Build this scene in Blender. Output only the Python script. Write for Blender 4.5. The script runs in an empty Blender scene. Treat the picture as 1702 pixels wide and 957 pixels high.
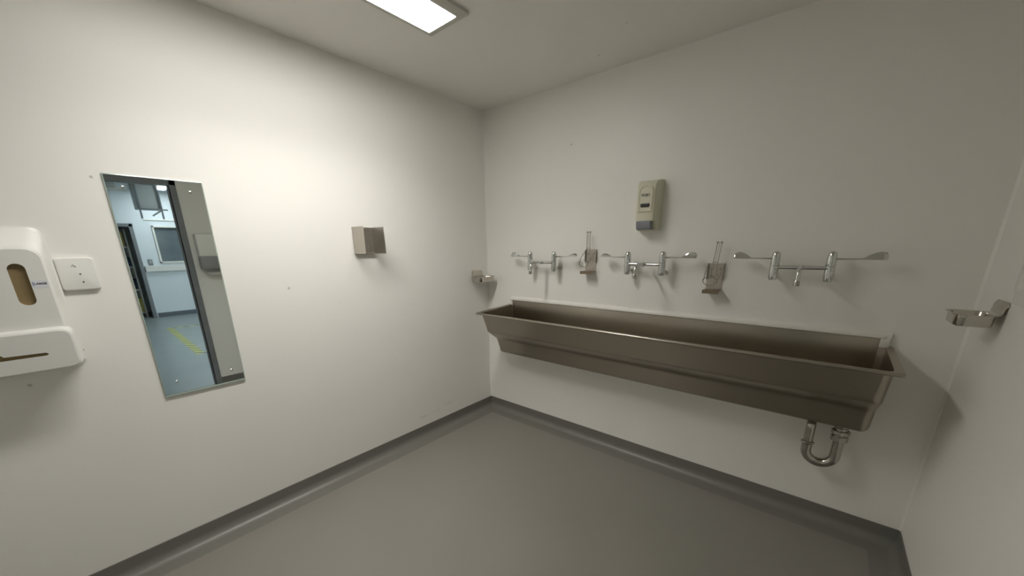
import bpy, bmesh, math, random
from mathutils import Vector, Matrix
random.seed(4)
scn = bpy.context.scene
COL = scn.collection
PI = math.pi

# ------------------------------------------------------------------ camera
CAMLOC = Vector((2.2658, -2.3860, 1.4723))
YAW, PITCH, ROLL = -0.700285, -0.277929, -0.0112145
FPX, PX, PY = 609.128, 849.292, 584.611
f = Vector((math.sin(YAW)*math.cos(PITCH), math.cos(YAW)*math.cos(PITCH), math.sin(PITCH)))
r = Vector((math.cos(YAW), -math.sin(YAW), 0)); u = r.cross(f)
r2 = math.cos(ROLL)*r + math.sin(ROLL)*u
u2 = -math.sin(ROLL)*r + math.cos(ROLL)*u
cam = bpy.data.cameras.new('camera'); camo = bpy.data.objects.new('camera', cam); COL.objects.link(camo)
M = Matrix((r2, u2, -f)).transposed().to_4x4(); M.translation = CAMLOC
camo.matrix_world = M
cam.sensor_width = 36; cam.sensor_fit = 'HORIZONTAL'
cam.lens = FPX/1702*36
cam.shift_x = (851-PX)/1702
cam.shift_y = (PY-478.5)/1702
cam.clip_start = 0.02
scn.camera = camo

# ------------------------------------------------------------------ world, light levels, exposure
w = bpy.data.worlds.new('world'); scn.world = w; w.use_nodes = True
w.node_tree.nodes['Background'].inputs[0].default_value = (0.6, 0.65, 0.7, 1)
w.node_tree.nodes['Background'].inputs[1].default_value = 0.05
LAMP_MAIN = 17.0       # glow of the diffuser over the scrub area
LAMP_WATT = 9.0      # light thrown down by the same luminaire's prismatic optics
ar = bpy.data.lights.new('lamp_optics', 'AREA'); ar.shape = 'RECTANGLE'; ar.size = .19; ar.size_y = 1.16
ar.energy = LAMP_WATT; ar.color = (1, .985, .945); ar.spread = math.radians(120)
aro = bpy.data.objects.new('lamp_optics', ar); COL.objects.link(aro); aro.location = (.6835, -1.5725, 2.4845)
LAMP_OUTER = 44.0     # the seen luminaire and an added unseen fill panel beyond the doorway
scn.view_settings.view_transform = 'Standard'
scn.view_settings.look = 'None'
scn.view_settings.exposure = 0.07
scn.view_settings.gamma = 1.0
scn.view_settings.use_curve_mapping = False

W, H, BACK = 2.7715, 2.5, -3.4
DY0, DY1, DZ = -1.555, -2.47, 2.09     # doorway in the right wall
OX, OH = 9.4, 2.75                       # room beyond: far wall, ceiling height

# ------------------------------------------------------------------ materials
def mat(name, col, rough=0.5, metal=0.0, noise=0.0, nscale=8.0, bump=0.0, bscale=200.0, stretch=None,
        coat=0.0, emit=0.0, ecol=None, spots=None, rnoise=0.0, trans=0.0, spec=None, aniso=0.0):
    m = bpy.data.materials.new(name); m.use_nodes = True
    nt = m.node_tree; N = nt.nodes; L = nt.links
    b = N['Principled BSDF']
    b.inputs['Base Color'].default_value = (*col, 1)
    b.inputs['Roughness'].default_value = rough
    b.inputs['Metallic'].default_value = metal
    if coat: b.inputs['Coat Weight'].default_value = coat; b.inputs['Coat Roughness'].default_value = 0.1
    if trans: b.inputs['Transmission Weight'].default_value = trans
    if spec is not None: b.inputs['Specular IOR Level'].default_value = spec
    if aniso: b.inputs['Anisotropic'].default_value = aniso
    if emit:
        b.inputs['Emission Color'].default_value = (*(ecol or col), 1)
        b.inputs['Emission Strength'].default_value = emit
    geo = N.new('ShaderNodeNewGeometry')
    vec = geo.outputs['Position']
    if stretch:
        mp = N.new('ShaderNodeMapping'); mp.inputs['Scale'].default_value = stretch
        L.new(vec, mp.inputs['Vector']); vec = mp.outputs['Vector']
    cur = None
    if noise:
        n = N.new('ShaderNodeTexNoise'); n.inputs['Scale'].default_value = nscale; n.inputs['Detail'].default_value = 5
        L.new(vec, n.inputs['Vector'])
        mx = N.new('ShaderNodeMix'); mx.data_type = 'RGBA'
        mx.inputs[6].default_value = (*[c*(1-noise) for c in col], 1)
        mx.inputs[7].default_value = (*[min(1, c*(1+noise)) for c in col], 1)
        L.new(n.outputs['Fac'], mx.inputs[0]); cur = mx.outputs[2]
        if rnoise:
            mr = N.new('ShaderNodeMapRange'); mr.inputs['To Min'].default_value = rough-rnoise; mr.inputs['To Max'].default_value = rough+rnoise
            mr.inputs['From Min'].default_value = .3; mr.inputs['From Max'].default_value = .7
            L.new(n.outputs['Fac'], mr.inputs['Value']); L.new(mr.outputs['Result'], b.inputs['Roughness'])
    for (p, rad, sc, strength) in (spots or []):      # small dirt marks on the paint, each at its own place
        mp = N.new('ShaderNodeVectorMath'); mp.operation = 'SUBTRACT'; mp.inputs[1].default_value = p
        L.new(geo.outputs['Position'], mp.inputs[0])
        ms = N.new('ShaderNodeVectorMath'); ms.operation = 'MULTIPLY'; ms.inputs[1].default_value = sc
        L.new(mp.outputs[0], ms.inputs[0])
        ln = N.new('ShaderNodeVectorMath'); ln.operation = 'LENGTH'; L.new(ms.outputs[0], ln.inputs[0])
        mr = N.new('ShaderNodeMapRange'); mr.inputs['From Min'].default_value = rad*.4; mr.inputs['From Max'].default_value = rad
        mr.inputs['To Min'].default_value = strength; mr.inputs['To Max'].default_value = 0
        L.new(ln.outputs['Value'], mr.inputs['Value'])
        mx = N.new('ShaderNodeMix'); mx.data_type = 'RGBA'
        if cur: L.new(cur, mx.inputs[6])
        else: mx.inputs[6].default_value = (*col, 1)
        mx.inputs[7].default_value = (*[c*.35 for c in col], 1)
        L.new(mr.outputs['Result'], mx.inputs[0]); cur = mx.outputs[2]
    if cur: L.new(cur, b.inputs['Base Color'])
    if bump:
        n2 = N.new('ShaderNodeTexNoise'); n2.inputs['Scale'].default_value = bscale; n2.inputs['Detail'].default_value = 3
        L.new(vec, n2.inputs['Vector'])
        bp = N.new('ShaderNodeBump'); bp.inputs['Strength'].default_value = bump; bp.inputs['Distance'].default_value = 0.002
        L.new(n2.outputs['Fac'], bp.inputs['Height']); L.new(bp.outputs['Normal'], b.inputs['Normal'])
    return m

WC = (0.895, 0.874, 0.822)
one = (1, 1, 1)
m_wall_l = mat('wall paint left', WC, .45, noise=.02, nscale=2.2, bump=.10, bscale=90, spots=[
    ((0, -1.605, 1.267), .009, one, .6), ((0, -2.238, 1.755), .007, one, .6), ((0, -2.565, .983), .008, one, .6),
    ((0, -.79, .176), .05, (1, 1, 5), .22), ((0, -.52, .205), .06, (1, 1, 7), .18), ((0, -.66, .185), .05, (1, .8, 9), .2),
    ((0, -1.33, 1.16), .005, one, .3)])
m_wall_s = mat('wall paint sink side', WC, .45, noise=.02, nscale=2.2, bump=.10, bscale=90, spots=[((.81, 0, 2.135), .009, (1, 1, 1.4), .55)])
m_wall = mat('wall paint', WC, .5, noise=.02, nscale=2.2, bump=.10, bscale=90)
m_ceil = mat('ceiling paint', (.885, .863, .808), .7, noise=.02, nscale=2, spots=[((1.094, -.199, 2.5), .009, one, .5), ((1.336, -.398, 2.5), .008, one, .4)])
m_floor = mat('grey vinyl floor', (.235, .222, .195), .42, noise=.06, nscale=3.0, bump=.05, bscale=350, rnoise=.05)
m_cove_shaded = mat('grey vinyl cove shaded', (.185, .177, .156), .40, noise=.05, nscale=6, bump=.05, bscale=200)  # same vinyl as the floor; shade on the upright band put into its colour
m_steel = mat('brushed steel', (.40, .36, .305), .29, 1.0, noise=.035, nscale=34, stretch=(.12, 1, 7), rnoise=.015)
m_steel_f = mat('satin steel bracket', (.50, .465, .415), .42, 1.0, noise=.12, nscale=60, stretch=(4, 4, .3), bump=.04, bscale=120)
m_chrome = mat('chrome', (.66, .67, .66), .07, 1.0, noise=.05, nscale=30)
m_chrome_old = mat('worn chrome', (.47, .45, .41), .17, 1.0, noise=.30, nscale=35, rnoise=.08)
m_dish = mat('polished steel', (.55, .52, .47), .18, 1.0, noise=.06, nscale=20)
m_wire = mat('wire steel', (.40, .37, .32), .28, 1.0, noise=.05, nscale=40)
m_rust = mat('stained steel plate', (.26, .21, .15), .45, 1.0, noise=.25, nscale=60)
m_white = mat('white plastic', (.80, .79, .745), .30, noise=.01, nscale=4)
m_white_g = mat('white plastic lower', (.74, .73, .69), .35, noise=.01, nscale=4)
m_trimw = mat('white sealant trim', (.80, .775, .71), .4, noise=.02, nscale=12)
m_paper = mat('tan paper towels', (.23, .165, .075), .8, noise=.12, nscale=18, stretch=(1, 1, 6))
m_cream = mat('cream plastic', (.70, .675, .525), .33, noise=.02, nscale=8)
m_greyp = mat('grey push bar plastic', (.25, .255, .28), .4, noise=.03, nscale=15)
m_dark = mat('dark window plastic', (.05, .042, .035), .2, noise=.05, nscale=20)
m_ink = mat('dark ink', (.06, .06, .06), .6, noise=.02, nscale=10)
m_ink_b = mat('blue print', (.10, .16, .42), .6, noise=.02, nscale=10)
m_sticker = mat('sticker paper', (.74, .74, .78), .6, noise=.01, nscale=10)
m_mirror = mat('mirror silver', (.80, .86, .86), .012, 1.0, noise=.015, nscale=5)
m_glassedge = mat('green glass edge', (.42, .50, .44), .15, noise=.03, nscale=20)
m_lframe = mat('luminaire frame', (.60, .59, .53), .45, noise=.02, nscale=10)
m_lamp = mat('lamp diffuser', (.9, .9, .88), .5, emit=LAMP_MAIN, ecol=(1, .985, .94), noise=.005, nscale=4)
m_lamp_o = mat('outer lamp diffuser', (.9, .9, .9), .5, emit=LAMP_OUTER, ecol=(.90, .975, 1), noise=.005, nscale=4)
m_frame = mat('grey door frame paint', (.21, .22, .23), .45, noise=.12, nscale=14)
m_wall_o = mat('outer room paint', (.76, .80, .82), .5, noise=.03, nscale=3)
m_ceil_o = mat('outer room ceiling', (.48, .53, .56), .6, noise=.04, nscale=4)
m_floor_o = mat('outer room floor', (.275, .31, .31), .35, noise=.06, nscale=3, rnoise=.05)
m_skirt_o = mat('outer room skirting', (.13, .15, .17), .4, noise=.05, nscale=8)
m_pane = mat('dim window glass', (.15, .18, .19), .08, noise=.35, nscale=5, spec=.6)
m_box = mat('pale grey metal cabinet', (.62, .64, .61), .5, noise=.05, nscale=6)
m_yellow = mat('yellow card', (.55, .45, .12), .6, noise=.1, nscale=9)
m_blue = mat('dark blue cloth', (.04, .06, .11), .8, noise=.2, nscale=14)
m_greymid = mat('mid grey plastic', (.26, .28, .29), .5, noise=.05, nscale=9)
m_translu = mat('grey translucent plastic', (.32, .31, .31), .3, noise=.04, nscale=9)

def hazard():
    m = bpy.data.materials.new('hazard tape print'); m.use_nodes = True
    nt = m.node_tree; N = nt.nodes; L = nt.links; b = N['Principled BSDF']
    g = N.new('ShaderNodeNewGeometry'); sx = N.new('ShaderNodeSeparateXYZ'); L.new(g.outputs['Position'], sx.inputs[0])
    a = N.new('ShaderNodeMath'); a.operation = 'ADD'; L.new(sx.outputs['X'], a.inputs[0]); L.new(sx.outputs['Y'], a.inputs[1])
    md = N.new('ShaderNodeMath'); md.operation = 'PINGPONG'; md.inputs[1].default_value = .085; L.new(a.outputs[0], md.inputs[0])
    gt = N.new('ShaderNodeMath'); gt.operation = 'GREATER_THAN'; gt.inputs[1].default_value = .036; L.new(md.outputs[0], gt.inputs[0])
    mx = N.new('ShaderNodeMix'); mx.data_type = 'RGBA'
    mx.inputs[6].default_value = (.06, .07, .07, 1); mx.inputs[7].default_value = (.62, .62, .14, 1)
    L.new(gt.outputs[0], mx.inputs[0]); L.new(mx.outputs[2], b.inputs['Base Color']); b.inputs['Roughness'].default_value = .4
    return m
m_hazard = hazard()

# ------------------------------------------------------------------ mesh helpers (all coordinates are world coordinates in metres)
def box(bm, x0, x1, y0, y1, z0, z1, bev=0.0, seg=2):
    c = bmesh.ops.create_cube(bm, size=1.0)['verts']
    for v in c:
        v.co = Vector(((x0+x1)/2+v.co.x*abs(x1-x0), (y0+y1)/2+v.co.y*abs(y1-y0), (z0+z1)/2+v.co.z*abs(z1-z0)))
    if bev:
        es = list({e for v in c for e in v.link_edges})
        bmesh.ops.bevel(bm, geom=es, offset=bev, segments=seg, affect='EDGES', profile=.5)
    return bm

def nb(): return bmesh.new()

def catmull(pts, n=6):
    P = [Vector(p) for p in pts]
    if len(P) < 3: return P
    out = []
    ext = [P[0]*2-P[1]] + P + [P[-1]*2-P[-2]]
    for i in range(1, len(ext)-2):
        p0, p1, p2, p3 = ext[i-1:i+3]
        for k in range(n):
            t = k/n
            out.append(.5*((2*p1)+(-p0+p2)*t+(2*p0-5*p1+4*p2-p3)*t*t+(-p0+3*p1-3*p2+p3)*t**3))
    out.append(P[-1]); return out

def tube(bm, pts, rad, seg=16, caps=True, closed=False):
    P = [Vector(p) for p in pts]; n = len(P)
    R_ = rad if isinstance(rad, (list, tuple)) else [rad]*n
    up = None; rings = []
    for i in range(n):
        if closed: t = (P[(i+1) % n]-P[i-1]).normalized()
        else: t = (P[min(i+1, n-1)]-P[max(i-1, 0)]).normalized()
        if up is None:
            up = Vector((0, 0, 1)) if abs(t.z) < .9 else Vector((1, 0, 0))
        s = t.cross(up).normalized(); up = s.cross(t).normalized()
        rings.append([bm.verts.new(P[i]+R_[i]*(math.cos(2*PI*k/seg)*s+math.sin(2*PI*k/seg)*up)) for k in range(seg)])
    m_ = n if closed else n-1
    for i in range(m_):
        a, b = rings[i], rings[(i+1) % n]
        for k in range(seg):
            bm.faces.new((a[k], a[(k+1) % seg], b[(k+1) % seg], b[k]))
    if caps and not closed:
        bm.faces.new(list(reversed(rings[0]))); bm.faces.new(rings[-1])
    return bm

def lathe(bm, base, axis, prof, seg=28):
    """prof: (distance along axis, radius)"""
    axis = Vector(axis).normalized(); base = Vector(base)
    up = Vector((0, 0, 1)) if abs(axis.z) < .9 else Vector((1, 0, 0))
    s = axis.cross(up).normalized(); u_ = s.cross(axis).normalized()
    rings = []
    for d, rr in prof:
        rings.append([bm.verts.new(base+axis*d+max(rr, 1e-5)*(math.cos(2*PI*k/seg)*s+math.sin(2*PI*k/seg)*u_)) for k in range(seg)])
    for a, b in zip(rings, rings[1:]):
        for k in range(seg):
            bm.faces.new((a[k], a[(k+1) % seg], b[(k+1) % seg], b[k]))
    bm.faces.new(list(reversed(rings[0]))); bm.faces.new(rings[-1])
    return bm

def rrect(x0, x1, y0, y1, rr, n=6):
    """closed rounded rectangle outline (a,b) counterclockwise; rr = radius or four radii (x1y1, x0y1, x0y0, x1y0)"""
    if not isinstance(rr, (list, tuple)): rr = [rr]*4
    out = []
    for (cx, cy, sx, sy, a0), q in zip(((x1, y1, -1, -1, 0), (x0, y1, 1, -1, PI/2), (x0, y0, 1, 1, PI), (x1, y0, -1, 1, 1.5*PI)), rr):
        for k in range(n+1):
            a = a0+PI/2*k/n
            out.append((cx+sx*q+q*math.cos(a), cy+sy*q+q*math.sin(a)))
    return out

def loft(bm, loops, cap0=True, cap1=True):
    rings = [[bm.verts.new(p) for p in lp] for lp in loops]
    for a, b in zip(rings, rings[1:]):
        n = len(a)
        for k in range(n):
            bm.faces.new((a[k], a[(k+1) % n], b[(k+1) % n], b[k]))
    if cap0: bm.faces.new(list(reversed(rings[0])))
    if cap1: bm.faces.new(rings[-1])
    return bm

def obj(name, bm, m, parent=None, smooth=True, angle=38):
    bmesh.ops.remove_doubles(bm, verts=bm.verts, dist=1e-6)
    bmesh.ops.recalc_face_normals(bm, faces=bm.faces)
    off = Vector((0, 0, 0)); p = parent
    while p is not None: off += p.location; p = p.parent
    me = bpy.data.meshes.new(name)
    o = bpy.data.objects.new(name, me); COL.objects.link(o)
    if parent is None:
        o['_'] = 0; del o['_']
        if bm.verts:
            xs = [v.co for v in bm.verts]
            c = Vector([(min(v[i] for v in xs)+max(v[i] for v in xs))/2 for i in range(3)])
            o.location = c; off = c
    for v in bm.verts: v.co -= off
    if smooth:
        lim = math.radians(angle)
        for fc in bm.faces: fc.smooth = True
        for e in bm.edges:
            if len(e.link_faces) == 2 and e.calc_face_angle(0) > lim: e.smooth = False
    bm.to_mesh(me); bm.free()
    me.materials.append(m)
    if parent is not None: o.parent = parent
    return o

def thing(name, label, cat, loc, group=None):
    o = bpy.data.objects.new(name, None); COL.objects.link(o)
    o.location = loc; o.empty_display_size = .05
    o['label'] = label; o['category'] = cat
    if group: o['group'] = group
    return o

def tag(o, label, cat, group=None):
    o['label'] = label; o['category'] = cat
    if group: o['group'] = group
    return o

def struct(name, bm, m, parent=None, smooth=False):
    o = obj(name, bm, m, parent, smooth)
    if parent is None: o['kind'] = 'structure'
    return o

def cut(o, bms):
    """carve real openings into a mesh and throw the cutters away"""
    for cb in bms:
        bmesh.ops.recalc_face_normals(cb, faces=cb.faces)
        me = bpy.data.meshes.new('cutter'); 
        off = Vector((0, 0, 0)); p = o
        while p is not None: off += p.location; p = p.parent
        for v in cb.verts: v.co -= off
        cb.to_mesh(me); cb.free()
        co = bpy.data.objects.new('cutter', me); COL.objects.link(co)
        co.location = off
        md = o.modifiers.new('b', 'BOOLEAN'); md.operation = 'DIFFERENCE'; md.object = co; md.solver = 'EXACT'
        bpy.context.view_layer.update()
        dg = bpy.context.evaluated_depsgraph_get()
        nm = bpy.data.meshes.new_from_object(o.evaluated_get(dg))
        o.modifiers.clear(); o.data = nm
        bpy.data.objects.remove(co)

def text(name, s, size, place, m, parent, thick=.0004, bold=0.0):
    """raised lettering; place = Matrix (local xy plane = reading plane), centred"""
    cu = bpy.data.curves.new(name, 'FONT'); cu.body = s; cu.size = size; cu.align_x = 'CENTER'; cu.align_y = 'CENTER'
    cu.extrude = thick; cu.offset = bold
    t = bpy.data.objects.new(name, cu); COL.objects.link(t)
    bpy.context.view_layer.update()
    me = bpy.data.meshes.new_from_object(t.evaluated_get(bpy.context.evaluated_depsgraph_get()))
    bpy.data.objects.remove(t)
    bm = bmesh.new(); bm.from_mesh(me); bm.transform(place)
    return obj(name, bm, m, parent, smooth=False)

def basis(origin, xdir, ydir):
    x = Vector(xdir).normalized(); y = Vector(ydir).normalized(); z = x.cross(y)
    m_ = Matrix((x, y, z)).transposed().to_4x4(); m_.translation = Vector(origin); return m_

def copy_tree(o, parent=None):
    c = o.copy(); COL.objects.link(c); c.parent = parent
    for ch in list(o.children): copy_tree(ch, c)
    return c

# ------------------------------------------------------------------ setting: the scrub room
T = .1
struct('floor', box(nb(), 0, W, BACK, 0, -.05, 0), m_floor)
struct('ceiling', box(nb(), 0, W, BACK, 0, H, H+.05), m_ceil)
struct('wall_left', box(nb(), -T, 0, BACK-T, T, -.05, H+.05), m_wall_l)
struct('wall_sink_side', box(nb(), 0, W, 0, T, -.05, H+.05), m_wall_s)
struct('wall_back', box(nb(), 0, W, BACK-T, BACK, -.05, H+.05), m_wall)
b = nb()
box(b, W, W+T, DY0, T, -.05, OH+.05); box(b, W, W+T, BACK-T, DY1, -.05, OH+.05); box(b, W, W+T, DY1, DY0, DZ, OH+.05)
struct('wall_right', b, m_wall)

def cove_profile():
    pts = [(0.0, .0995), (.0025, .0995), (.004, .098), (.004, .05)]
    rr = .046
    for k in range(1, 9):
        a = PI/2*k/8
        pts.append((.004+rr-rr*math.cos(a), .05-rr*math.sin(a)))
    pts += [(.075, .0022), (.110, .0004), (.112, .0), (0, 0)]
    return pts
CP = cove_profile()
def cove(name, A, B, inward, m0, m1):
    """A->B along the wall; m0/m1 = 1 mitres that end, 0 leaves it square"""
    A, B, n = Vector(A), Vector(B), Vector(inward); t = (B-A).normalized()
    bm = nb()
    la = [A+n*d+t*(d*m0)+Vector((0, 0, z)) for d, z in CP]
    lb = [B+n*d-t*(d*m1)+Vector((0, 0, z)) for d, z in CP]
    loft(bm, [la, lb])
    return struct(name, bm, m_cove_shaded, smooth=True)
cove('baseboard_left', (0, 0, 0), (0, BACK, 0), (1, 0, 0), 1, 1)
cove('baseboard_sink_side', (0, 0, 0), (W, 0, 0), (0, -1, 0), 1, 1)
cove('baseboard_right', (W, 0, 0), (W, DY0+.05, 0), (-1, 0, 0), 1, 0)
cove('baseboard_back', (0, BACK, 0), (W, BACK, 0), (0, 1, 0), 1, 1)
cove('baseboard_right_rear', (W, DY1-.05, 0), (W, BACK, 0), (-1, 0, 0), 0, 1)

# white beads of sealant/paint in the wall corners
for nm, cx_, sx_ in (('trim_corner_right', W, -1), ('trim_corner_left', 0, 1)):
    b = nb(); tri = [(cx_, 0), (cx_+sx_*.0085, 0), (cx_, -.0085)]
    loft(b, [[(x, y, .1) for x, y in tri], [(x, y, H) for x, y in tri]])
    struct(nm, b, m_wall)

# door frame of the doorway in the right wall
b = nb()
for (a, c) in ((DY0, DY0+.05), (DY1-.05, DY1)):
    box(b, W-.012, W+T+.012, a, c, 0, DZ+.045, .003)
box(b, W-.012, W+T+.012, DY1-.05, DY0+.05, DZ-.005, DZ+.045, .003)
box(b, W+.03, W+.055, DY0-.014, DY0, 0, DZ, .002); box(b, W+.03, W+.055, DY1, DY1+.014, 0, DZ, .002)
struct('door_1', b, m_frame)

# ------------------------------------------------------------------ setting: the room beyond the doorway (seen in the mirror)
OY0, OY1 = -4.2, 1.6
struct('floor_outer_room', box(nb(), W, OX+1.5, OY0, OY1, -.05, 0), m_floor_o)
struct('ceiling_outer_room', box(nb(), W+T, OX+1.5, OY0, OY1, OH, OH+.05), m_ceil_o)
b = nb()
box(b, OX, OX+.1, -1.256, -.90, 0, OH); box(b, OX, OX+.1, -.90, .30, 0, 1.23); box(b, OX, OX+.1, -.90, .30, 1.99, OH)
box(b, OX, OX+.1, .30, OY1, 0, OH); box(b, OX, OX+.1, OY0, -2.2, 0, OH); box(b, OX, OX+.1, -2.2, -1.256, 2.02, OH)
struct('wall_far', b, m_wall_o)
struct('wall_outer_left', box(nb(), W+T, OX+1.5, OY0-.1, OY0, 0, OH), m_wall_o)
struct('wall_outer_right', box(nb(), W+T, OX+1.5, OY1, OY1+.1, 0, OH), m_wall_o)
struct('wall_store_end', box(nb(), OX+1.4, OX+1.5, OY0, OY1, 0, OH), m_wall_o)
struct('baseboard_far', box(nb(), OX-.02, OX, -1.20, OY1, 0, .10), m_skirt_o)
b = nb()
for z0, z1, y0, y1 in ((1.21, 1.245, -.93, .33), (1.985, 2.02, -.93, .33)): box(b, OX-.03, OX+.02, y0, y1, z0, z1, .003)
for y0 in (-.93, -.30, .30): box(b, OX-.03, OX+.02, y0, y0+.035, 1.21, 2.02, .003)
win = struct('window_1', b, m_trimw)
for y0, y1 in ((-.895, -.30), (-.265, .30)):
    obj('pane', box(nb(), OX+.03, OX+.036, y0, y1, 1.24, 1.99), m_pane, win, False)
b = nb()
box(b, OX-.03, OX+.11, -1.29, -1.225, 0, 2.05, .004); box(b, OX-.03, OX+.11, -2.24, -2.17, 0, 2.05, .004); box(b, OX-.03, OX+.11, -2.24, -1.225, 1.985, 2.05, .004)
struct('door_2', b, m_frame)
b = nb(); box(b, OX-.055, OX, -1.21, 1.5, 1.03, 1.155, .006)
struct('trim_1', b, m_trimw)
b = nb(); box(b, OX-.02, OX, -1.03, 1.5, 2.13, 2.155, .004)
struct('trim_2', b, m_trimw)

so = thing('wall_socket', 'grey wall socket above the white trunking, seen in the mirror', 'socket', (OX, -1.095, 1.17))
obj('plate', box(nb(), OX-.012, OX, -1.135, -1.055, 1.165, 1.30, .004), m_greymid, so)
obj('switch', box(nb(), OX-.018, OX-.011, -1.105, -1.085, 1.215, 1.25, .002), m_white, so)

# hazard tape on the outer floor
def strip(x0, y0, x1, y1, wd):
    a, c = Vector((x0, y0, 0)), Vector((x1, y1, 0)); n = (c-a).normalized().cross(Vector((0, 0, 1)))*wd/2
    bm = nb()
    lo = [a-n, c-n, c+n, a+n]
    loft(bm, [[p+Vector((0, 0, .0002)) for p in lo], [p+Vector((0, 0, .0012)) for p in lo]])
    return bm
tp = thing('floor_tape', 'yellow and black hazard tape marking a corner on the outer floor, seen in the mirror', 'tape', (6, -1.3, 0))
obj('tape_strip', strip(4.66, -1.345, 7.56, -1.283, .10), m_hazard, tp, False)
obj('tape_strip', strip(7.52, -1.24, 7.40, .3, .075), m_hazard, tp, False)
obj('tape_strip', strip(4.69, -1.30, 4.80, -.2, .075), m_hazard, tp, False)

def luminaire(name, label, x0, x1, y0, y1, z, fr, m_l, fl=.022, frr=.055, fy=.03, drop=.015):
    t = thing(name, label, 'ceiling light', ((x0+x1)/2, (y0+y1)/2, z))
    bm = nb()
    zo, zi = z-drop, z-drop+.003
    ox = rrect(x0-fl, x1+frr, y0-fy, y1+fy, .006, 3); ix = rrect(x0, x1, y0, y1, .004, 3)
    loft(bm, [[(a, c, z-.002) for a, c in ox], [(a, c, z-.006) for a, c in rrect(x0-fl, x1+frr, y0-fy, y1+fy, .006, 3)],
              [(a, c, zo+.002) for a, c in ox], [(a, c, zo) for a, c in rrect(x0-fl+.003, x1+frr-.003, y0-fy+.003, y1+fy-.003, .006, 3)],
              [(a, c, zo) for a, c in ix], [(a, c, z-.001) for a, c in ix]], False, False)
    obj('frame', bm, fr, t)
    obj('diffuser', box(nb(), x0+.0005, x1-.0005, y0+.0005, y1-.0005, zo+.004, z-.001), m_l, t, False)
    return t
luminaire('ceiling_light', 'bright white rectangular ceiling light panel near the top edge of the photo', .585, .782, -2.16, -.985, H, m_lframe, m_lamp)
luminaire('ceiling_light', 'small bright ceiling light of the outer room, seen in the mirror', 8.25, 8.95, -.80, -.62, OH, m_lframe, m_lamp_o, .03, .03)
luminaire('ceiling_light', 'added unseen fill panel that brightens the outer room, near its right side wall', 4.6, 5.8, .4, 1.0, OH, m_lframe, m_lamp_o, .03, .03)  # added out of view to light the outer room

# hanging unit, air grille, shelving in the outer room
t = thing('hanging_cabinet', 'pale grey box hanging below the outer ceiling on metal brackets, seen in the mirror', 'cabinet', (7.3, -1.28, 2.25))
obj('housing', box(nb(), 7.15, 7.55, -1.317, -.99, 2.20, 2.64, .008), m_box, t)
for y in (-1.295, -1.01): obj('bracket', box(nb(), 7.12, 7.15, y-.012, y+.012, 2.03, OH, .002), m_greymid, t)
obj('rail', box(nb(), 7.10, 7.12, -1.33, -.93, 2.175, 2.20, .002), m_greymid, t)
b = nb(); tube(b, [(7.13, -1.00, 2.19), (7.13, -1.15, 2.08)], .012, 8); obj('brace', b, m_greymid, t)
t = thing('air_conditioner', 'white louvred air unit under the outer ceiling, seen in the mirror corner', 'air conditioner', (7.4, -1.8, 2.58))
obj('housing', box(nb(), 7.20, 7.55, -1.86, -1.37, 2.50, OH, .01), m_trimw, t)
for k in range(5): obj('slat', box(nb(), 7.188, 7.205, -1.83, -1.52, 2.515+k*.026, 2.525+k*.026, .002), m_greymid, t)
obj('sensor_panel', box(nb(), 7.192, 7.205, -1.50, -1.39, 2.52, 2.63, .003), m_wall_o, t)
t = thing('shelf_unit', 'tall open shelf unit in the far doorway, seen in the mirror', 'shelf', (OX+.45, -1.62, 0))
for x in (OX+.25, OX+.62):
    for y in (-1.36, -2.0): obj('post', box(nb(), x-.015, x+.015, y-.015, y+.015, 0, 1.95, .002), m_trimw, t)
SZ = (.10, .62, 1.12, 1.55)
for z in SZ: obj('shelf', box(nb(), OX+.23, OX+.64, -2.02, -1.34, z, z+.03, .003), m_trimw, t)
for y0, z, h_, mm, nm, ct, lb in ((-1.55, .13, .30, m_yellow, 'storage_box', 'box', 'yellow storage box on the lowest shelf in the far doorway'),
                                  (-1.55, .65, .22, m_blue, 'folded_cloth', 'cloth', 'dark blue folded cloth on the middle shelf in the far doorway'),
                                  (-1.58, 1.15, .20, m_blue, 'bag', 'bag', 'dark bag on the upper shelf in the far doorway'),
                                  (-1.60, 1.58, .30, m_yellow, 'storage_box', 'box', 'yellow storage box on the top shelf in the far doorway'),
                                  (-1.86, .65, .30, m_yellow, 'storage_box', 'box', 'yellow storage box at the back of the middle shelf in the far doorway')):
    o = obj(nm, box(nb(), OX+.27, OX+.58, y0, y0+.20, z+.002, z+h_, .02 if mm is m_blue else .004), mm); tag(o, lb, ct)
b = nb(); box(b, OX+.9, OX+.92, -2.2, -1.2, .9, 2.2, .004)
o = obj('notice_board', box(nb(), OX+1.36, OX+1.39, -2.3, -1.35, .9, 2.0, .004), m_yellow); tag(o, 'yellow board on the end wall behind the shelf unit', 'board')
b.free()

# ------------------------------------------------------------------ scrub trough
sink = thing('scrub_sink', 'long brushed stainless steel scrub trough mounted on the wall under three taps', 'sink', (1.41, 0, .63))
def ring_(z, x0, x1, yf, rr, back=-.002):
    def tz(y): return z + (.022*(1-min(1, -y/.41)) if z > .955 else 0)
    return [(a, c, tz(c)) for a, c in rrect(x0, x1, yf, back, (.002, .002, rr, rr), 8)]
X0, X1 = .276, 2.545
outer = [(.630, .022, -.165, .020), (.633, .010, -.178, .030), (.645, .003, -.188, .034), (.665, 0, -.192, .036), (.715, 0, -.212, .038),
         (.745, 0, -.2255, .038), (.755, 0, -.231, .038), (.763, 0, -.240, .038), (.770, 0, -.251, .038), (.818, 0, -.318, .038), (.828, 0, -.330, .038),
         (.837, 0, -.337, .038), (.848, 0, -.341, .038), (.900, 0, -.360, .036), (.972, 0, -.388, .032)]
loops = [ring_(z, X0+i, X1-i, yf, rr) for z, i, yf, rr in outer]
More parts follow.
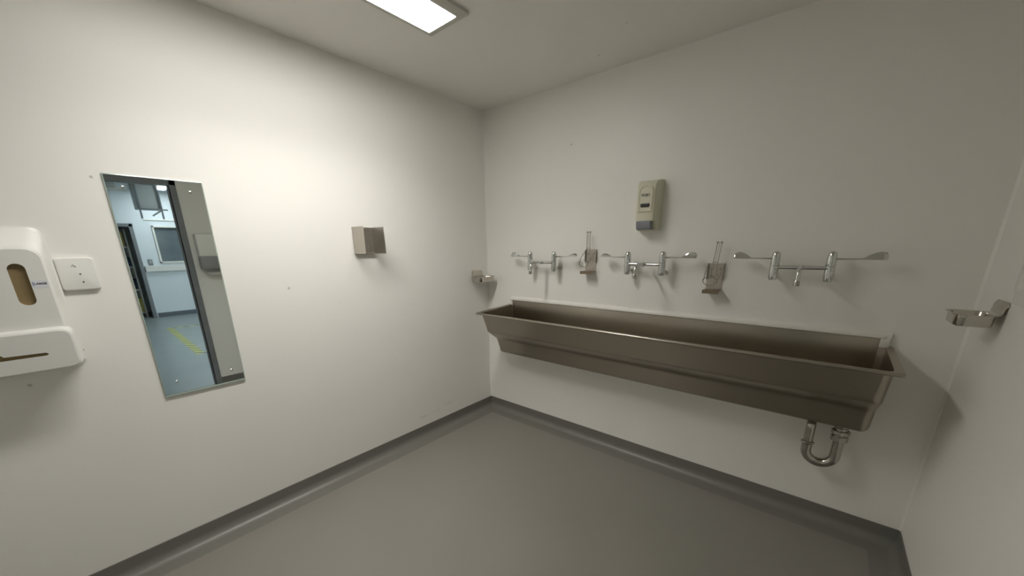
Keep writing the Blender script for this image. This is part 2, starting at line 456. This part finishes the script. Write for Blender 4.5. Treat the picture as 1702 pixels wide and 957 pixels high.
loops += [ring_(.974, X0-.006, X1+.006, -.396, .030), ring_(.974, X0-.026, X1+.022, -.408, .010), ring_(.978, X0-.031, X1+.026, -.412, .008),
          ring_(.984, X0-.031, X1+.026, -.412, .008), ring_(.988, X0-.026, X1+.022, -.408, .010), ring_(.988, X0-.006, X1+.005, -.394, .028), ring_(.984, X0+.002, X1-.002, -.386, .030)]
for z, i, yf, rr in reversed(outer[3:]):
    loops.append(ring_(z+.002, X0+i+.003, X1-i-.003, yf+.003, max(rr-.003, .01), -.006))
loops.append(ring_(.640, X0+.02, X1-.02, -.17, .02, -.02))
b = nb(); loft(b, loops)
obj('basin', b, m_steel, sink, angle=50)
b = nb(); box(b, .290, 2.518, -.0075, -.001, .80, 1.047, .0015)
obj('upstand', b, m_steel, sink)
# white sealed trim around the upstand
b = nb()
prof = [(-.001, 1.044), (-.015, 1.044), (-.019, 1.048), (-.019, 1.060), (-.010, 1.072), (-.001, 1.076)]
lp = [[(x, y, z) for y, z in prof] for x in (.268, 2.552)]
loft(b, lp)
box(b, .268, .290, -.016, -.001, 1.004, 1.05, .003); box(b, 2.518, 2.552, -.019, -.001, 1.004, 1.05, .003)
tr = obj('sealed_trim', b, m_trimw, sink)
b = nb(); lathe(b, (2.528, -.018, 1.055), (0, -1, 0), [(0, .0105), (.003, .010), (.0055, .006), (.0062, 0)], 20)
obj('screw_cap', b, m_trimw, tr)
# round drain strainer in the trough floor
b = nb(); lathe(b, (2.455, -.10, .640), (0, 0, 1), [(0, .04), (.004, .04), (.006, .036), (.004, .03), (.003, 0)], 28)
obj('drain', b, m_chrome_old, sink)

# p-trap
trap = thing('waste_trap', 'chrome u-bend waste pipe below the right end of the steel trough', 'pipe', (2.40, -.10, .38))
YC = -.10
b = nb()
cx, rad, zc = 2.402, .057, .447
pts = [(cx+rad, YC, .560), (cx+rad, YC, .50)] + [(cx+rad*math.cos(a), YC, zc-rad*math.sin(a)) for a in [PI*k/16 for k in range(17)]] + [(cx-rad, YC, .465), (cx-rad, YC, .490)]
tube(b, pts, .0225, 24)
obj('bend', b, m_chrome_old, trap)
b = nb(); tube(b, catmull([(cx-rad, YC, .484), (cx-rad, YC, .54), (cx-rad, YC, .575), (cx-rad, YC+.013, .593), (cx-rad, YC+.045, .600), (cx-rad, -.002, .600)], 6), .0205, 24)
obj('outlet_pipe', b, m_chrome_old, trap)
b = nb(); lathe(b, (cx-rad, YC, .480), (0, 0, 1), [(0, .022), (.003, .0265), (.008, .0285), (.012, .0265), (.014, .022)], 28)
obj('compression_ring', b, m_chrome_old, trap)
def nut(z0, z1, rr):
    bm = nb(); lathe(bm, (cx+rad, YC, z0), (0, 0, 1), [(0, rr*.9), (.004, rr), (z1-z0-.004, rr), (z1-z0, rr*.9)], 8); return bm
obj('nut', nut(.530, .562, .034), m_chrome_old, trap, angle=20)
obj('nut', nut(.567, .592, .036), m_chrome_old, trap, angle=20)
b = nb(); lathe(b, (cx+rad, YC, .560), (0, 0, 1), [(0, .026), (.0685, .026)], 28); lathe(b, (cx+rad, YC, .606), (0, 0, 1), [(0, .030), (.006, .036), (.0228, .036)], 28)
obj('waste_outlet', b, m_chrome_old, trap)
b = nb(); lathe(b, (cx-rad, -.001, .600), (0, -1, 0), [(0, .028), (.004, .028), (.009, .022)], 28)
obj('wall_flange', b, m_chrome_old, trap)

# ------------------------------------------------------------------ wall taps
HS, TY, TZ = .1075, -.08, 1.362
def lever(bm, sx, twist, base_x):
    """flat elbow lever: thin bar that widens into an upturned paddle"""
    cs = [(0.010, .0045, .0042), (.045, .0044, .0038), (.100, .0044, .0032), (.112, .0070, .0022), (.126, .0115, .0016),
          (.142, .0160, .0014), (.158, .0185, .0014), (.170, .0185, .0014), (.180, .0160, .0014), (.186, .0100, .0012)]
    rings = []
    for i, (d, hw, th) in enumerate(cs):
        k = max(0, min(1, (d-.098)/.022)); a = twist*k; dz = (max(hw, .0044)-.0044)*math.sin(a)
        wv = Vector((0, math.cos(a), math.sin(a))); nv = Vector((0, -math.sin(a), math.cos(a)))
        c = Vector((base_x+sx*d, TY, 1.404+dz))
        # half-width direction wv, thickness nv; slight cup across the paddle
        lp = []
        for s, q in ((-1, 0), (-.5, .6), (0, 1), (.5, .6), (1, 0), (.5, -.6), (0, -1), (-.5, -.6)):
            cup = (s*s)*.25*hw*k
            lp.append(c+wv*hw*s+nv*(th*q+cup))
        rings.append(lp)
    loft(bm, rings)
    return bm
def make_tap(x, label, tw):
    t = thing('lever_tap', label, 'tap', (x, 0, 1.30), 'wall taps over the scrub trough')
    for sx, a in ((-1, tw[0]), (1, tw[1])):
        bx_ = x+sx*HS
        b = nb(); lathe(b, (bx_, TY, 1.298), (0, 0, 1), [(0, .013), (.002, .0165), (.010, .0188), (.050, .0201), (.066, .0204), (.0695, .0198)], 28)
        v = obj('valve_body', b, m_chrome, t)
        b = nb(); lathe(b, (bx_, TY, 1.3685), (0, 0, 1), [(0, .0170), (.0015, .0198), (.006, .0202), (.045, .0192), (.060, .0170), (.066, .0135), (.0695, .008), (.0705, 0)], 28)
        hd = obj('handle_head', b, m_chrome, t)
        b = lever(nb(), sx, a, bx_)
        obj('lever', b, m_chrome, hd, angle=60)
        b = nb(); tube(b, [(bx_, TY, 1.322), (bx_, -.002, 1.322)], .0085, 20)
        obj('wall_stub', b, m_chrome, t)
        b = nb(); lathe(b, (bx_, 0, 1.322), (0, -1, 0), [(0, .024), (.001, .024), (.003, .020), (.004, .012)], 28)
        obj('wall_flange', b, m_trimw, t)
    b = nb(); tube(b, [(x-HS+.012, TY, TZ), (x+HS-.012, TY, TZ)], .0098, 20)
    for s in (-1, 1): lathe(b, (x+s*(HS-.012), TY, TZ), (-s, 0, 0), [(0, .0125), (.008, .0125), (.011, .009)], 20)
    obj('crossbar', b, m_chrome, t)
    b = nb(); lathe(b, (x, TY+.012, TZ), (0, -1, 0), [(0, .008), (.001, .0115), (.020, .0125), (.030, .0130), (.034, .0115), (.036, .009)], 24)
    lathe(b, (x-.016, TY, TZ), (1, 0, 0), [(0, .009), (.003, .0115), (.029, .0115), (.032, .009)], 20)
    obj('swivel_joint', b, m_chrome, t)
    b = nb()
    tube(b, catmull([(x, TY-.022, TZ), (x, TY-.06, TZ+.004), (x, TY-.105, TZ+.003), (x, TY-.130, TZ-.010), (x, TY-.140, TZ-.032), (x, TY-.142, TZ-.056)], 6), .0083, 18)
    sp = obj('spout', b, m_chrome, t)
    b = nb(); lathe(b, (x, TY-.142, TZ-.078), (0, 0, 1), [(0, .0095), (.001, .0118), (.010, .0122), (.018, .0122), (.024, .0095), (.027, .0083)], 24)
    obj('nozzle', b, m_chrome_old, sp)
    return t
make_tap(.633, 'chrome lever tap nearest the room corner, left of the three', (1.25, .55))
make_tap(1.405, 'chrome lever tap in the middle, below the cream soap dispenser', (.6, 1.1))
make_tap(2.174, 'chrome lever tap nearest the right wall, right of the three', (1.2, 1.15))

# ------------------------------------------------------------------ wire holders
def wire_holder(cx, zt, label, turn):
    t = thing('wire_holder', label, 'holder', (cx, 0, zt-.147), 'scrub pack wire holders between the taps')
    hw = .042; zb = zt-.146
    b = nb(); box(b, cx-hw, cx+hw, -.003, 0, zb, zt)
    for s in (-1, 1):
        lp = [(cx+s*hw, 0, zt), (cx+s*hw, -.006, zt), (cx+s*hw, -.018, zt-.012), (cx+s*hw, -.018, zt-.080), (cx+s*hw, -.004, zt-.095), (cx+s*hw, 0, zt-.095)]
        loft(b, [[(p[0]-s*.002, p[1], p[2]) for p in lp], [(p[0], p[1], p[2]) for p in lp]])
    o = obj('back_plate', b, m_steel_f, t, angle=25)
    for dx, dz in ((-.022, -.03), (.022, -.03), (0, -.105)):
        b = nb(); lathe(b, (cx+dx, -.003, zt+dz), (0, -1, 0), [(0, .0055), (.002, .0045), (.003, 0)], 14); obj('screw', b, m_dish, o)
    b = nb(); box(b, cx-hw, cx+hw, -.074, 0, zb-.002, zb); box(b, cx-hw, cx+hw, -.076, -.073, zb-.019, zb)
    obj('tray', b, m_rust, t)
    # pump lever: two long rods with ball ends
    lx = .0105
    zt2 = zt+.110
    for s in (-1, 1):
        b = nb(); tube(b, catmull([(cx+turn*.2+s*lx, -.050, zt2), (cx+turn*.1+s*lx*1.0, -.050, zt+.04), (cx+s*lx*1.2, -.046, zt-.02), (cx+s*lx*1.5, -.040, zt-.070)], 5), .0023, 8)
        rd = obj('rod', b, m_wire, t)
        b = nb(); bmesh.ops.create_icosphere(b, subdivisions=2, radius=.0062, matrix=Matrix.Translation((cx+turn*.2+s*lx, -.050, zt2+.002)))
        obj('ball_end', b, m_wire, rd)
    b = nb()
    tube(b, [(cx+turn*.2-lx, -.050, zt2), (cx+turn*.2+lx, -.050, zt2)], .0014, 8)
    tube(b, catmull([(cx+turn*.2, -.051, zt2), (cx+turn*.1, -.052, zt+.03), (cx-lx*.5, -.056, zt-.05)], 5), .0013, 8)
    tube(b, [(cx-lx*1.3, -.047, zt+.008), (cx+lx*1.3, -.047, zt+.008)], .002, 8)
    tube(b, [(cx-lx*1.5, -.040, zt-.070), (cx+lx*1.5, -.040, zt-.070)], .0017, 8)
    tube(b, [(cx-lx*1.5, -.040, zt-.070), (cx-lx*1.5, -.003, zt-.066)], .0017, 8); tube(b, [(cx+lx*1.5, -.040, zt-.070), (cx+lx*1.5, -.003, zt-.066)], .0017, 8)
    obj('link', b, m_wire, t)
    # pressing loop in front
    b = nb(); c = Vector((cx-.004, -.098, zt-.093))
    ring = [c+Vector((.036*math.cos(a), -.010*math.sin(a), .024*math.sin(a))) for a in [2*PI*k/28 for k in range(28)]]
    tube(b, ring, .0021, 8, closed=True)
    obj('loop', b, m_wire, t)
    b = nb()
    for s in (-1, 1):
        tube(b, catmull([(cx+s*.040, -.012, zt-.012), (cx+s*.040, -.05, zt-.038), (cx+s*.036, -.094, zt-.078), (cx+s*.033-.004, -.098, zt-.090)], 5), .0019, 8)
    tube(b, [(cx-.038, -.092, zt-.076), (cx+.002, -.080, zt-.074)], .0014, 8)
    obj('arm', b, m_wire, t)
    return t
wire_holder(.998, 1.453, 'wire holder with tall prongs between the left and middle taps', 0)
wire_holder(1.789, 1.373, 'wire holder with tall prongs between the middle and right taps', .05)

# ------------------------------------------------------------------ cream soap dispenser
SX0, SX1, SZ0, SZ1 = 1.318, 1.458, 1.562, 1.846
sd = thing('soap_dispenser', 'cream plastic soap dispenser with grey push bar on the wall above the middle tap', 'soap dispenser', (1.39, 0, SZ0))
prof = [(0, SZ0), (-.045, SZ0), (-.060, SZ0+.012), (-.080, SZ0+.052), (-.104, SZ0+.052), (-.1045, SZ0+.11), (-.106, SZ0+.16), (-.104, SZ0+.215), (-.096, SZ0+.250), (-.078, SZ0+.272), (-.045, SZ0+.282), (0, SZ0+.284)]
b = nb()
def inset(i, k): # narrow towards the front of the section
    return [(y, z) for y, z in prof]
xs = [(SX0, 0.0, .88), (SX0+.004, .0, .97), (SX0+.010, 0, 1), (SX1-.010, 0, 1), (SX1-.004, 0, .97), (SX1, 0, .88)]
lps = []
for x, _, k in xs:
    lp = []
    for y, z in prof:
        yy = y*k; taper = .015*(-y/.106)     # the front is narrower than the back
        xx = x+taper if x < 1.39 else x-taper
        lp.append((xx, yy, 1.70+(z-1.70)*(.985 if k < .9 else 1)))
    lps.append(lp)
loft(b, lps)
body = obj('body', b, m_cream, sd, angle=30)
# raised arched window frame on the front
def arch(x0, x1, z0, z1, y, rt, rb=.006):
    return [(a, y, c) for a, c in rrect(x0, x1, z0, z1, (rt, rt, rb, rb), 8)]
b = nb()
FX0, FX1 = 1.345, 1.431
loft(b, [arch(FX0, FX1, 1.664, 1.812, -.100, .034), arch(FX0, FX1, 1.664, 1.812, -.1085, .034), arch(FX0+.003, FX1-.003, 1.667, 1.809, -.1105, .032),
         arch(FX0+.008, FX1-.008, 1.672, 1.804, -.1100, .029), arch(FX0+.011, FX1-.011, 1.675, 1.800, -.1065, .026)], False, True)
obj('arched_frame', b, m_cream, sd)
b = nb(); loft(b, [arch(1.362, 1.416, 1.690, 1.713, -.106, .008, .008), arch(1.362, 1.416, 1.690, 1.713, -.1092, .008, .008), arch(1.364, 1.414, 1.692, 1.711, -.1098, .007, .007)], False, True)
obj('level_window', b, m_dark, sd)
b = nb()
pp = [(-.040, 1.616), (-.100, 1.616), (-.112, 1.612), (-.113, 1.600), (-.104, 1.572), (-.098, 1.566), (-.040, 1.566)]
loft(b, [[(x, y*k, z) for y, z in pp] for x, k in ((1.343, .96), (1.347, 1), (1.427, 1), (1.431, .96))])
obj('push_bar', b, m_greyp, sd, angle=25)
text('lettering', 'GOJO', .0190, basis((1.388, -.1070, 1.757), (1, 0, 0), (0, 0, 1)), m_ink, sd, .0006, .0006)

# ------------------------------------------------------------------ mirror on the left wall
MY0, MY1, MZ0, MZ1 = -2.209, -1.8915, .820, 1.774
mi = thing('wall_mirror', 'tall narrow frameless mirror screwed to the left wall', 'mirror', (0, -2.05, MZ0))
b = nb()
def mr(i, x): return [(x, a, c) for a, c in rrect(MY0+i, MY1-i, MZ0+i, MZ1-i, .002, 2)]
loft(b, [mr(0, .001), mr(0, .006), mr(.004, .0078)], True, False)
# thicker visible glass lip along the lower edge
box(b, .0015, .0085, MY0+.001, MY1-.001, MZ0-.006, MZ0+.001, .001)
obj('glass_edge', b, m_glassedge, mi)
b = nb(); bm_l = mr(.004, .0080); loft(b, [mr(.004, .0070), bm_l])
obj('glass', b, m_mirror, mi, False)
for y, z in ((-2.159, 1.726), (-1.944, 1.727), (-2.157, .881), (-1.943, .881)):
    b = nb(); lathe(b, (.008, y, z), (1, 0, 0), [(0, .006), (.002, .0055), (.004, .003), (.0045, 0)], 18)
    obj('mirror_screw', b, m_chrome, mi)

# ------------------------------------------------------------------ u-shaped steel bracket on the left wall
br = thing('wall_bracket', 'square u-shaped brushed steel bracket alone on the left wall beside the mirror', 'bracket', (0, -1.13, 1.443))
b = nb(); box(b, .001, .003, -1.199, -1.063, 1.443, 1.602)
obj('back_plate', b, m_steel_f, br)
for y in (-1.199, -1.065):
    b = nb(); box(b, .001, .137, y, y+.002, 1.443, 1.602, .0006, 1)
    obj('side_plate', b, m_steel_f, br)
b = nb(); box(b, .001, .02, -1.199, -1.063, 1.443, 1.445); 
obj('bottom_lip', b, m_steel_f, br)
for z in (1.48, 1.565):
    b = nb(); lathe(b, (.003, -1.095, z), (1, 0, 0), [(0, .005), (.002, .004), (.003, 0)], 14); obj('screw', b, m_dish, br)

# ------------------------------------------------------------------ hanging soap dishes
def soap_dish(wx, s, y0, y1, zr, label, reach=.112):
    """wx wall position, s = direction into the room; rim at height zr"""
    t = thing('soap_dish', label, 'soap dish', (wx, (y0+y1)/2, zr-.045), 'steel soap dishes at both ends of the sink wall')
    yc = (y0+y1)/2
    def P(a, c, z): return (wx+s*a, c, z)
    b = nb()
    def lo(i, z): return [P(a, c, z) for a, c in rrect(.012+i, .012+reach-i, y0+i, y1-i, max(.034-i, .01), 8)]
    loft(b, [lo(.018, zr-.042), lo(.012, zr-.041), lo(.009, zr-.036), lo(.0075, zr-.002), lo(.001, zr-.0015), lo(0, zr), lo(.001, zr+.0015), lo(.0065, zr+.001), lo(.009, zr-.002),
             lo(.010, zr-.034), lo(.014, zr-.039), lo(.018, zr-.040)])
    obj('bowl', b, m_dish, t, angle=50)
    b = nb()
    pf = [(0.001, zr+.048), (.004, zr+.050), (.010, zr+.040), (.013, zr+.008), (.026, zr+.001), (.026, zr-.001), (.011, zr+.003), (.009, zr+.010), (.006, zr+.036), (.0008, zr+.040)]
    h0 = .060
    lps = []
    for c, k in ((yc-h0, .82), (yc-h0+.010, 1), (yc+h0-.010, 1), (yc+h0, .82)):
        lps.append([P(a, c, zr+(z-zr)*k) for a, z in pf])
    loft(b, lps)
    b2 = nb(); box(b2, 0, .0012, -.001, .001, 0, .001); b2.free()
    bk = obj('bracket', b, m_dish, t, angle=30)
    for dy in (-.035, .035):
        b = nb(); lathe(b, P(.008, yc+dy, zr+.026), (s, 0, .1), [(0, .0058), (.002, .005), (.0035, 0)], 14); obj('screw', b, m_chrome, bk)
    return t
soap_dish(W, -1, -.358, -.198, 1.222, 'oblong steel soap dish on the right wall at the right edge of the photo')
soap_dish(0, 1, -.235, -.040, 1.238, 'small shiny soap dish on the left wall by the room corner', .125)

# ------------------------------------------------------------------ paper towel dispenser (left picture edge)
PY0, PY1 = -2.80, -2.405
pd = thing('paper_towel_dispenser', 'white plastic paper towel dispenser with slots showing tan paper at left picture edge', 'dispenser', (0, -2.6, 1.03))
def dl(x, i, z0, z1, rr=.035, rb=.02): return [(x, a, c) for a, c in rrect(PY0+i, PY1-i, z0, z1, (rr, rr, rb, rb), 8)]
b = nb()
loft(b, [dl(.001, 0, 1.040, 1.562), dl(.010, .000, 1.040, 1.562), dl(.014, .006, 1.044, 1.556), dl(.085, .018, 1.050, 1.500), dl(.094, .021, 1.053, 1.491), dl(.098, .026, 1.058, 1.484)])
cov = obj('cover', b, m_white, pd, angle=28)
b = nb()
loft(b, [dl(.080, .006, 1.046, 1.208, .03), dl(.112, .010, 1.048, 1.204, .03), dl(.121, .013, 1.052, 1.198, .028), dl(.124, .018, 1.056, 1.192, .025)])
low = obj('lower_tray', b, m_white_g, pd, angle=28)
# openings
c1 = nb(); sl = [(a, c) for a, c in rrect(-2.512, -2.472, 1.290, 1.436, .0195, 8)]
loft(c1, [[(.086, a, c) for a, c in sl], [(.12, a, c) for a, c in sl]])
c2 = nb(); kh = [(a, c) for a, c in rrect(-2.490, -2.466, 1.525, 1.541, .0078, 6)]
loft(c2, [[(.028, a, c-.01) for a, c in kh], [(.028, a, c+.06) for a, c in kh]])
cut(cov, [c1])
hole = [(-2.494, 1.119), (-2.489, 1.1155), (-2.488, 1.112), (-2.491, 1.1085), (-2.497, 1.107), (-2.700, 1.107), (-2.712, 1.113), (-2.706, 1.119), (-2.655, 1.121), (-2.622, 1.138), (-2.600, 1.140), (-2.586, 1.121)]
c3 = nb(); loft(c3, [[(.112, a, c) for a, c in hole], [(.14, a, c) for a, c in hole]])
cut(low, [c3])
for o in (cov, low):
    for p_ in o.data.polygons: p_.use_smooth = False
obj('paper_towels', box(nb(), .0855, .0875, -2.515, -2.469, 1.287, 1.439), m_paper, pd, False)
obj('paper_towels', box(nb(), .1115, .1135, -2.715, -2.486, 1.104, 1.142), m_paper, pd, False)
b = nb(); loft(b, [[(.060+.0*a, a, 1.5155) for a, c in []] or [(x, y, 1.526) for x, y in rrect(.026, .044, -2.492, -2.468, .008, 6)], [(x, y, 1.5385-(x-.035)*.78) for x, y in rrect(.026, .044, -2.492, -2.468, .008, 6)]])
obj('lock', b, m_cream, pd)
o = obj('sticker', box(nb(), .098, .0986, -2.4685, -2.4335, 1.350, 1.376, .0001, 1), m_sticker, cov, False)
text('lettering', 'LARGE', .0098, basis((.0988, -2.4500, 1.364), (0, 1, 0), (0, 0, 1)), m_ink, cov, .0002, .0003)
o = obj('sticker_mark', box(nb(), .0985, .0989, -2.4680, -2.4662, 1.357, 1.371), m_ink_b, cov, False)
b = nb(); lathe(b, (.0045, -2.4055, 1.090), (0, 1, 0), [(0, .004), (.002, .004), (.003, 0)], 12); obj('screw', b, m_greymid, pd)

# white plate beside it
pl = thing('wall_plate', 'small white plastic mounting plate between the towel dispenser and the mirror', 'plate', (0, -2.35, 1.325))
b = nb()
def pw(x, i): return [(x, a, c) for a, c in rrect(-2.404+i, -2.301-i, 1.327+i, 1.452-i, .012-i*.5, 6)]
loft(b, [pw(.001, 0), pw(.010, 0), pw(.0125, .0012), pw(.0135, .004)])
obj('plate', b, m_white, pl, angle=50)
for y, z, q in ((-2.347, 1.389, .003), (-2.345, 1.358, .003)):
    b = nb(); lathe(b, (.0132, y, z), (1, 0, 0), [(0, q), (.0008, q), (.001, 0)], 12); obj('screw', b, m_ink, pl)
b = nb()
for dy, dz in ((0, .003), (.004, -.001), (-.004, -.0015), (.001, -.002), (.005, -.0045)):
    lathe(b, (.0132, -2.359+dy, 1.421+dz), (1, 0, 0), [(0, .0021), (.0006, .0021), (.0008, 0)], 8)
obj('printed_mark', b, m_greymid, pl)

# ------------------------------------------------------------------ right wall: white panel and glove dispenser
pn = thing('wall_panel', 'white panel with raised bead on the right wall above the steel soap dish', 'panel', (W, -.65, 1.272))
obj('board', box(nb(), W-.008, W, -.98, -.362, 1.272, 1.95, .002), m_wall, pn)
b = nb()
o1 = rrect(-.95, -.327-.035, 1.314, 1.92, .004, 3)
i1 = rrect(-.942, -.370, 1.322, 1.912, .003, 3)
o1 = rrect(-.95, -.364, 1.312, 1.92, .004, 3)
loft(b, [[(W-.0078, a, c) for a, c in o1], [(W-.013, a, c) for a, c in o1], [(W-.013, a, c) for a, c in i1], [(W-.0078, a, c) for a, c in i1]], False, False)
obj('bead', b, m_white, pn)

gd = thing('glove_dispenser', 'white wall dispenser with grey lower half on the right wall, seen only in the mirror', 'dispenser', (W, -1.3, 1.28))
obj('upper_body', box(nb(), W-.11, W, -1.465, -1.17, 1.415, 1.64, .012, 3), m_wall, gd)
obj('lower_body', box(nb(), W-.105, W, -1.462, -1.173, 1.285, 1.417, .010, 3), m_translu, gd)
b = nb(); loft(b, [[(W-.001-a, c, 1.225) for a, c in rrect(0, .09, -1.40, -1.18, .03, 6)], [(W-.001-a, c, 1.255) for a, c in rrect(0, .11, -1.43, -1.18, .03, 6)]])
obj('drip_tray', b, m_white, gd)
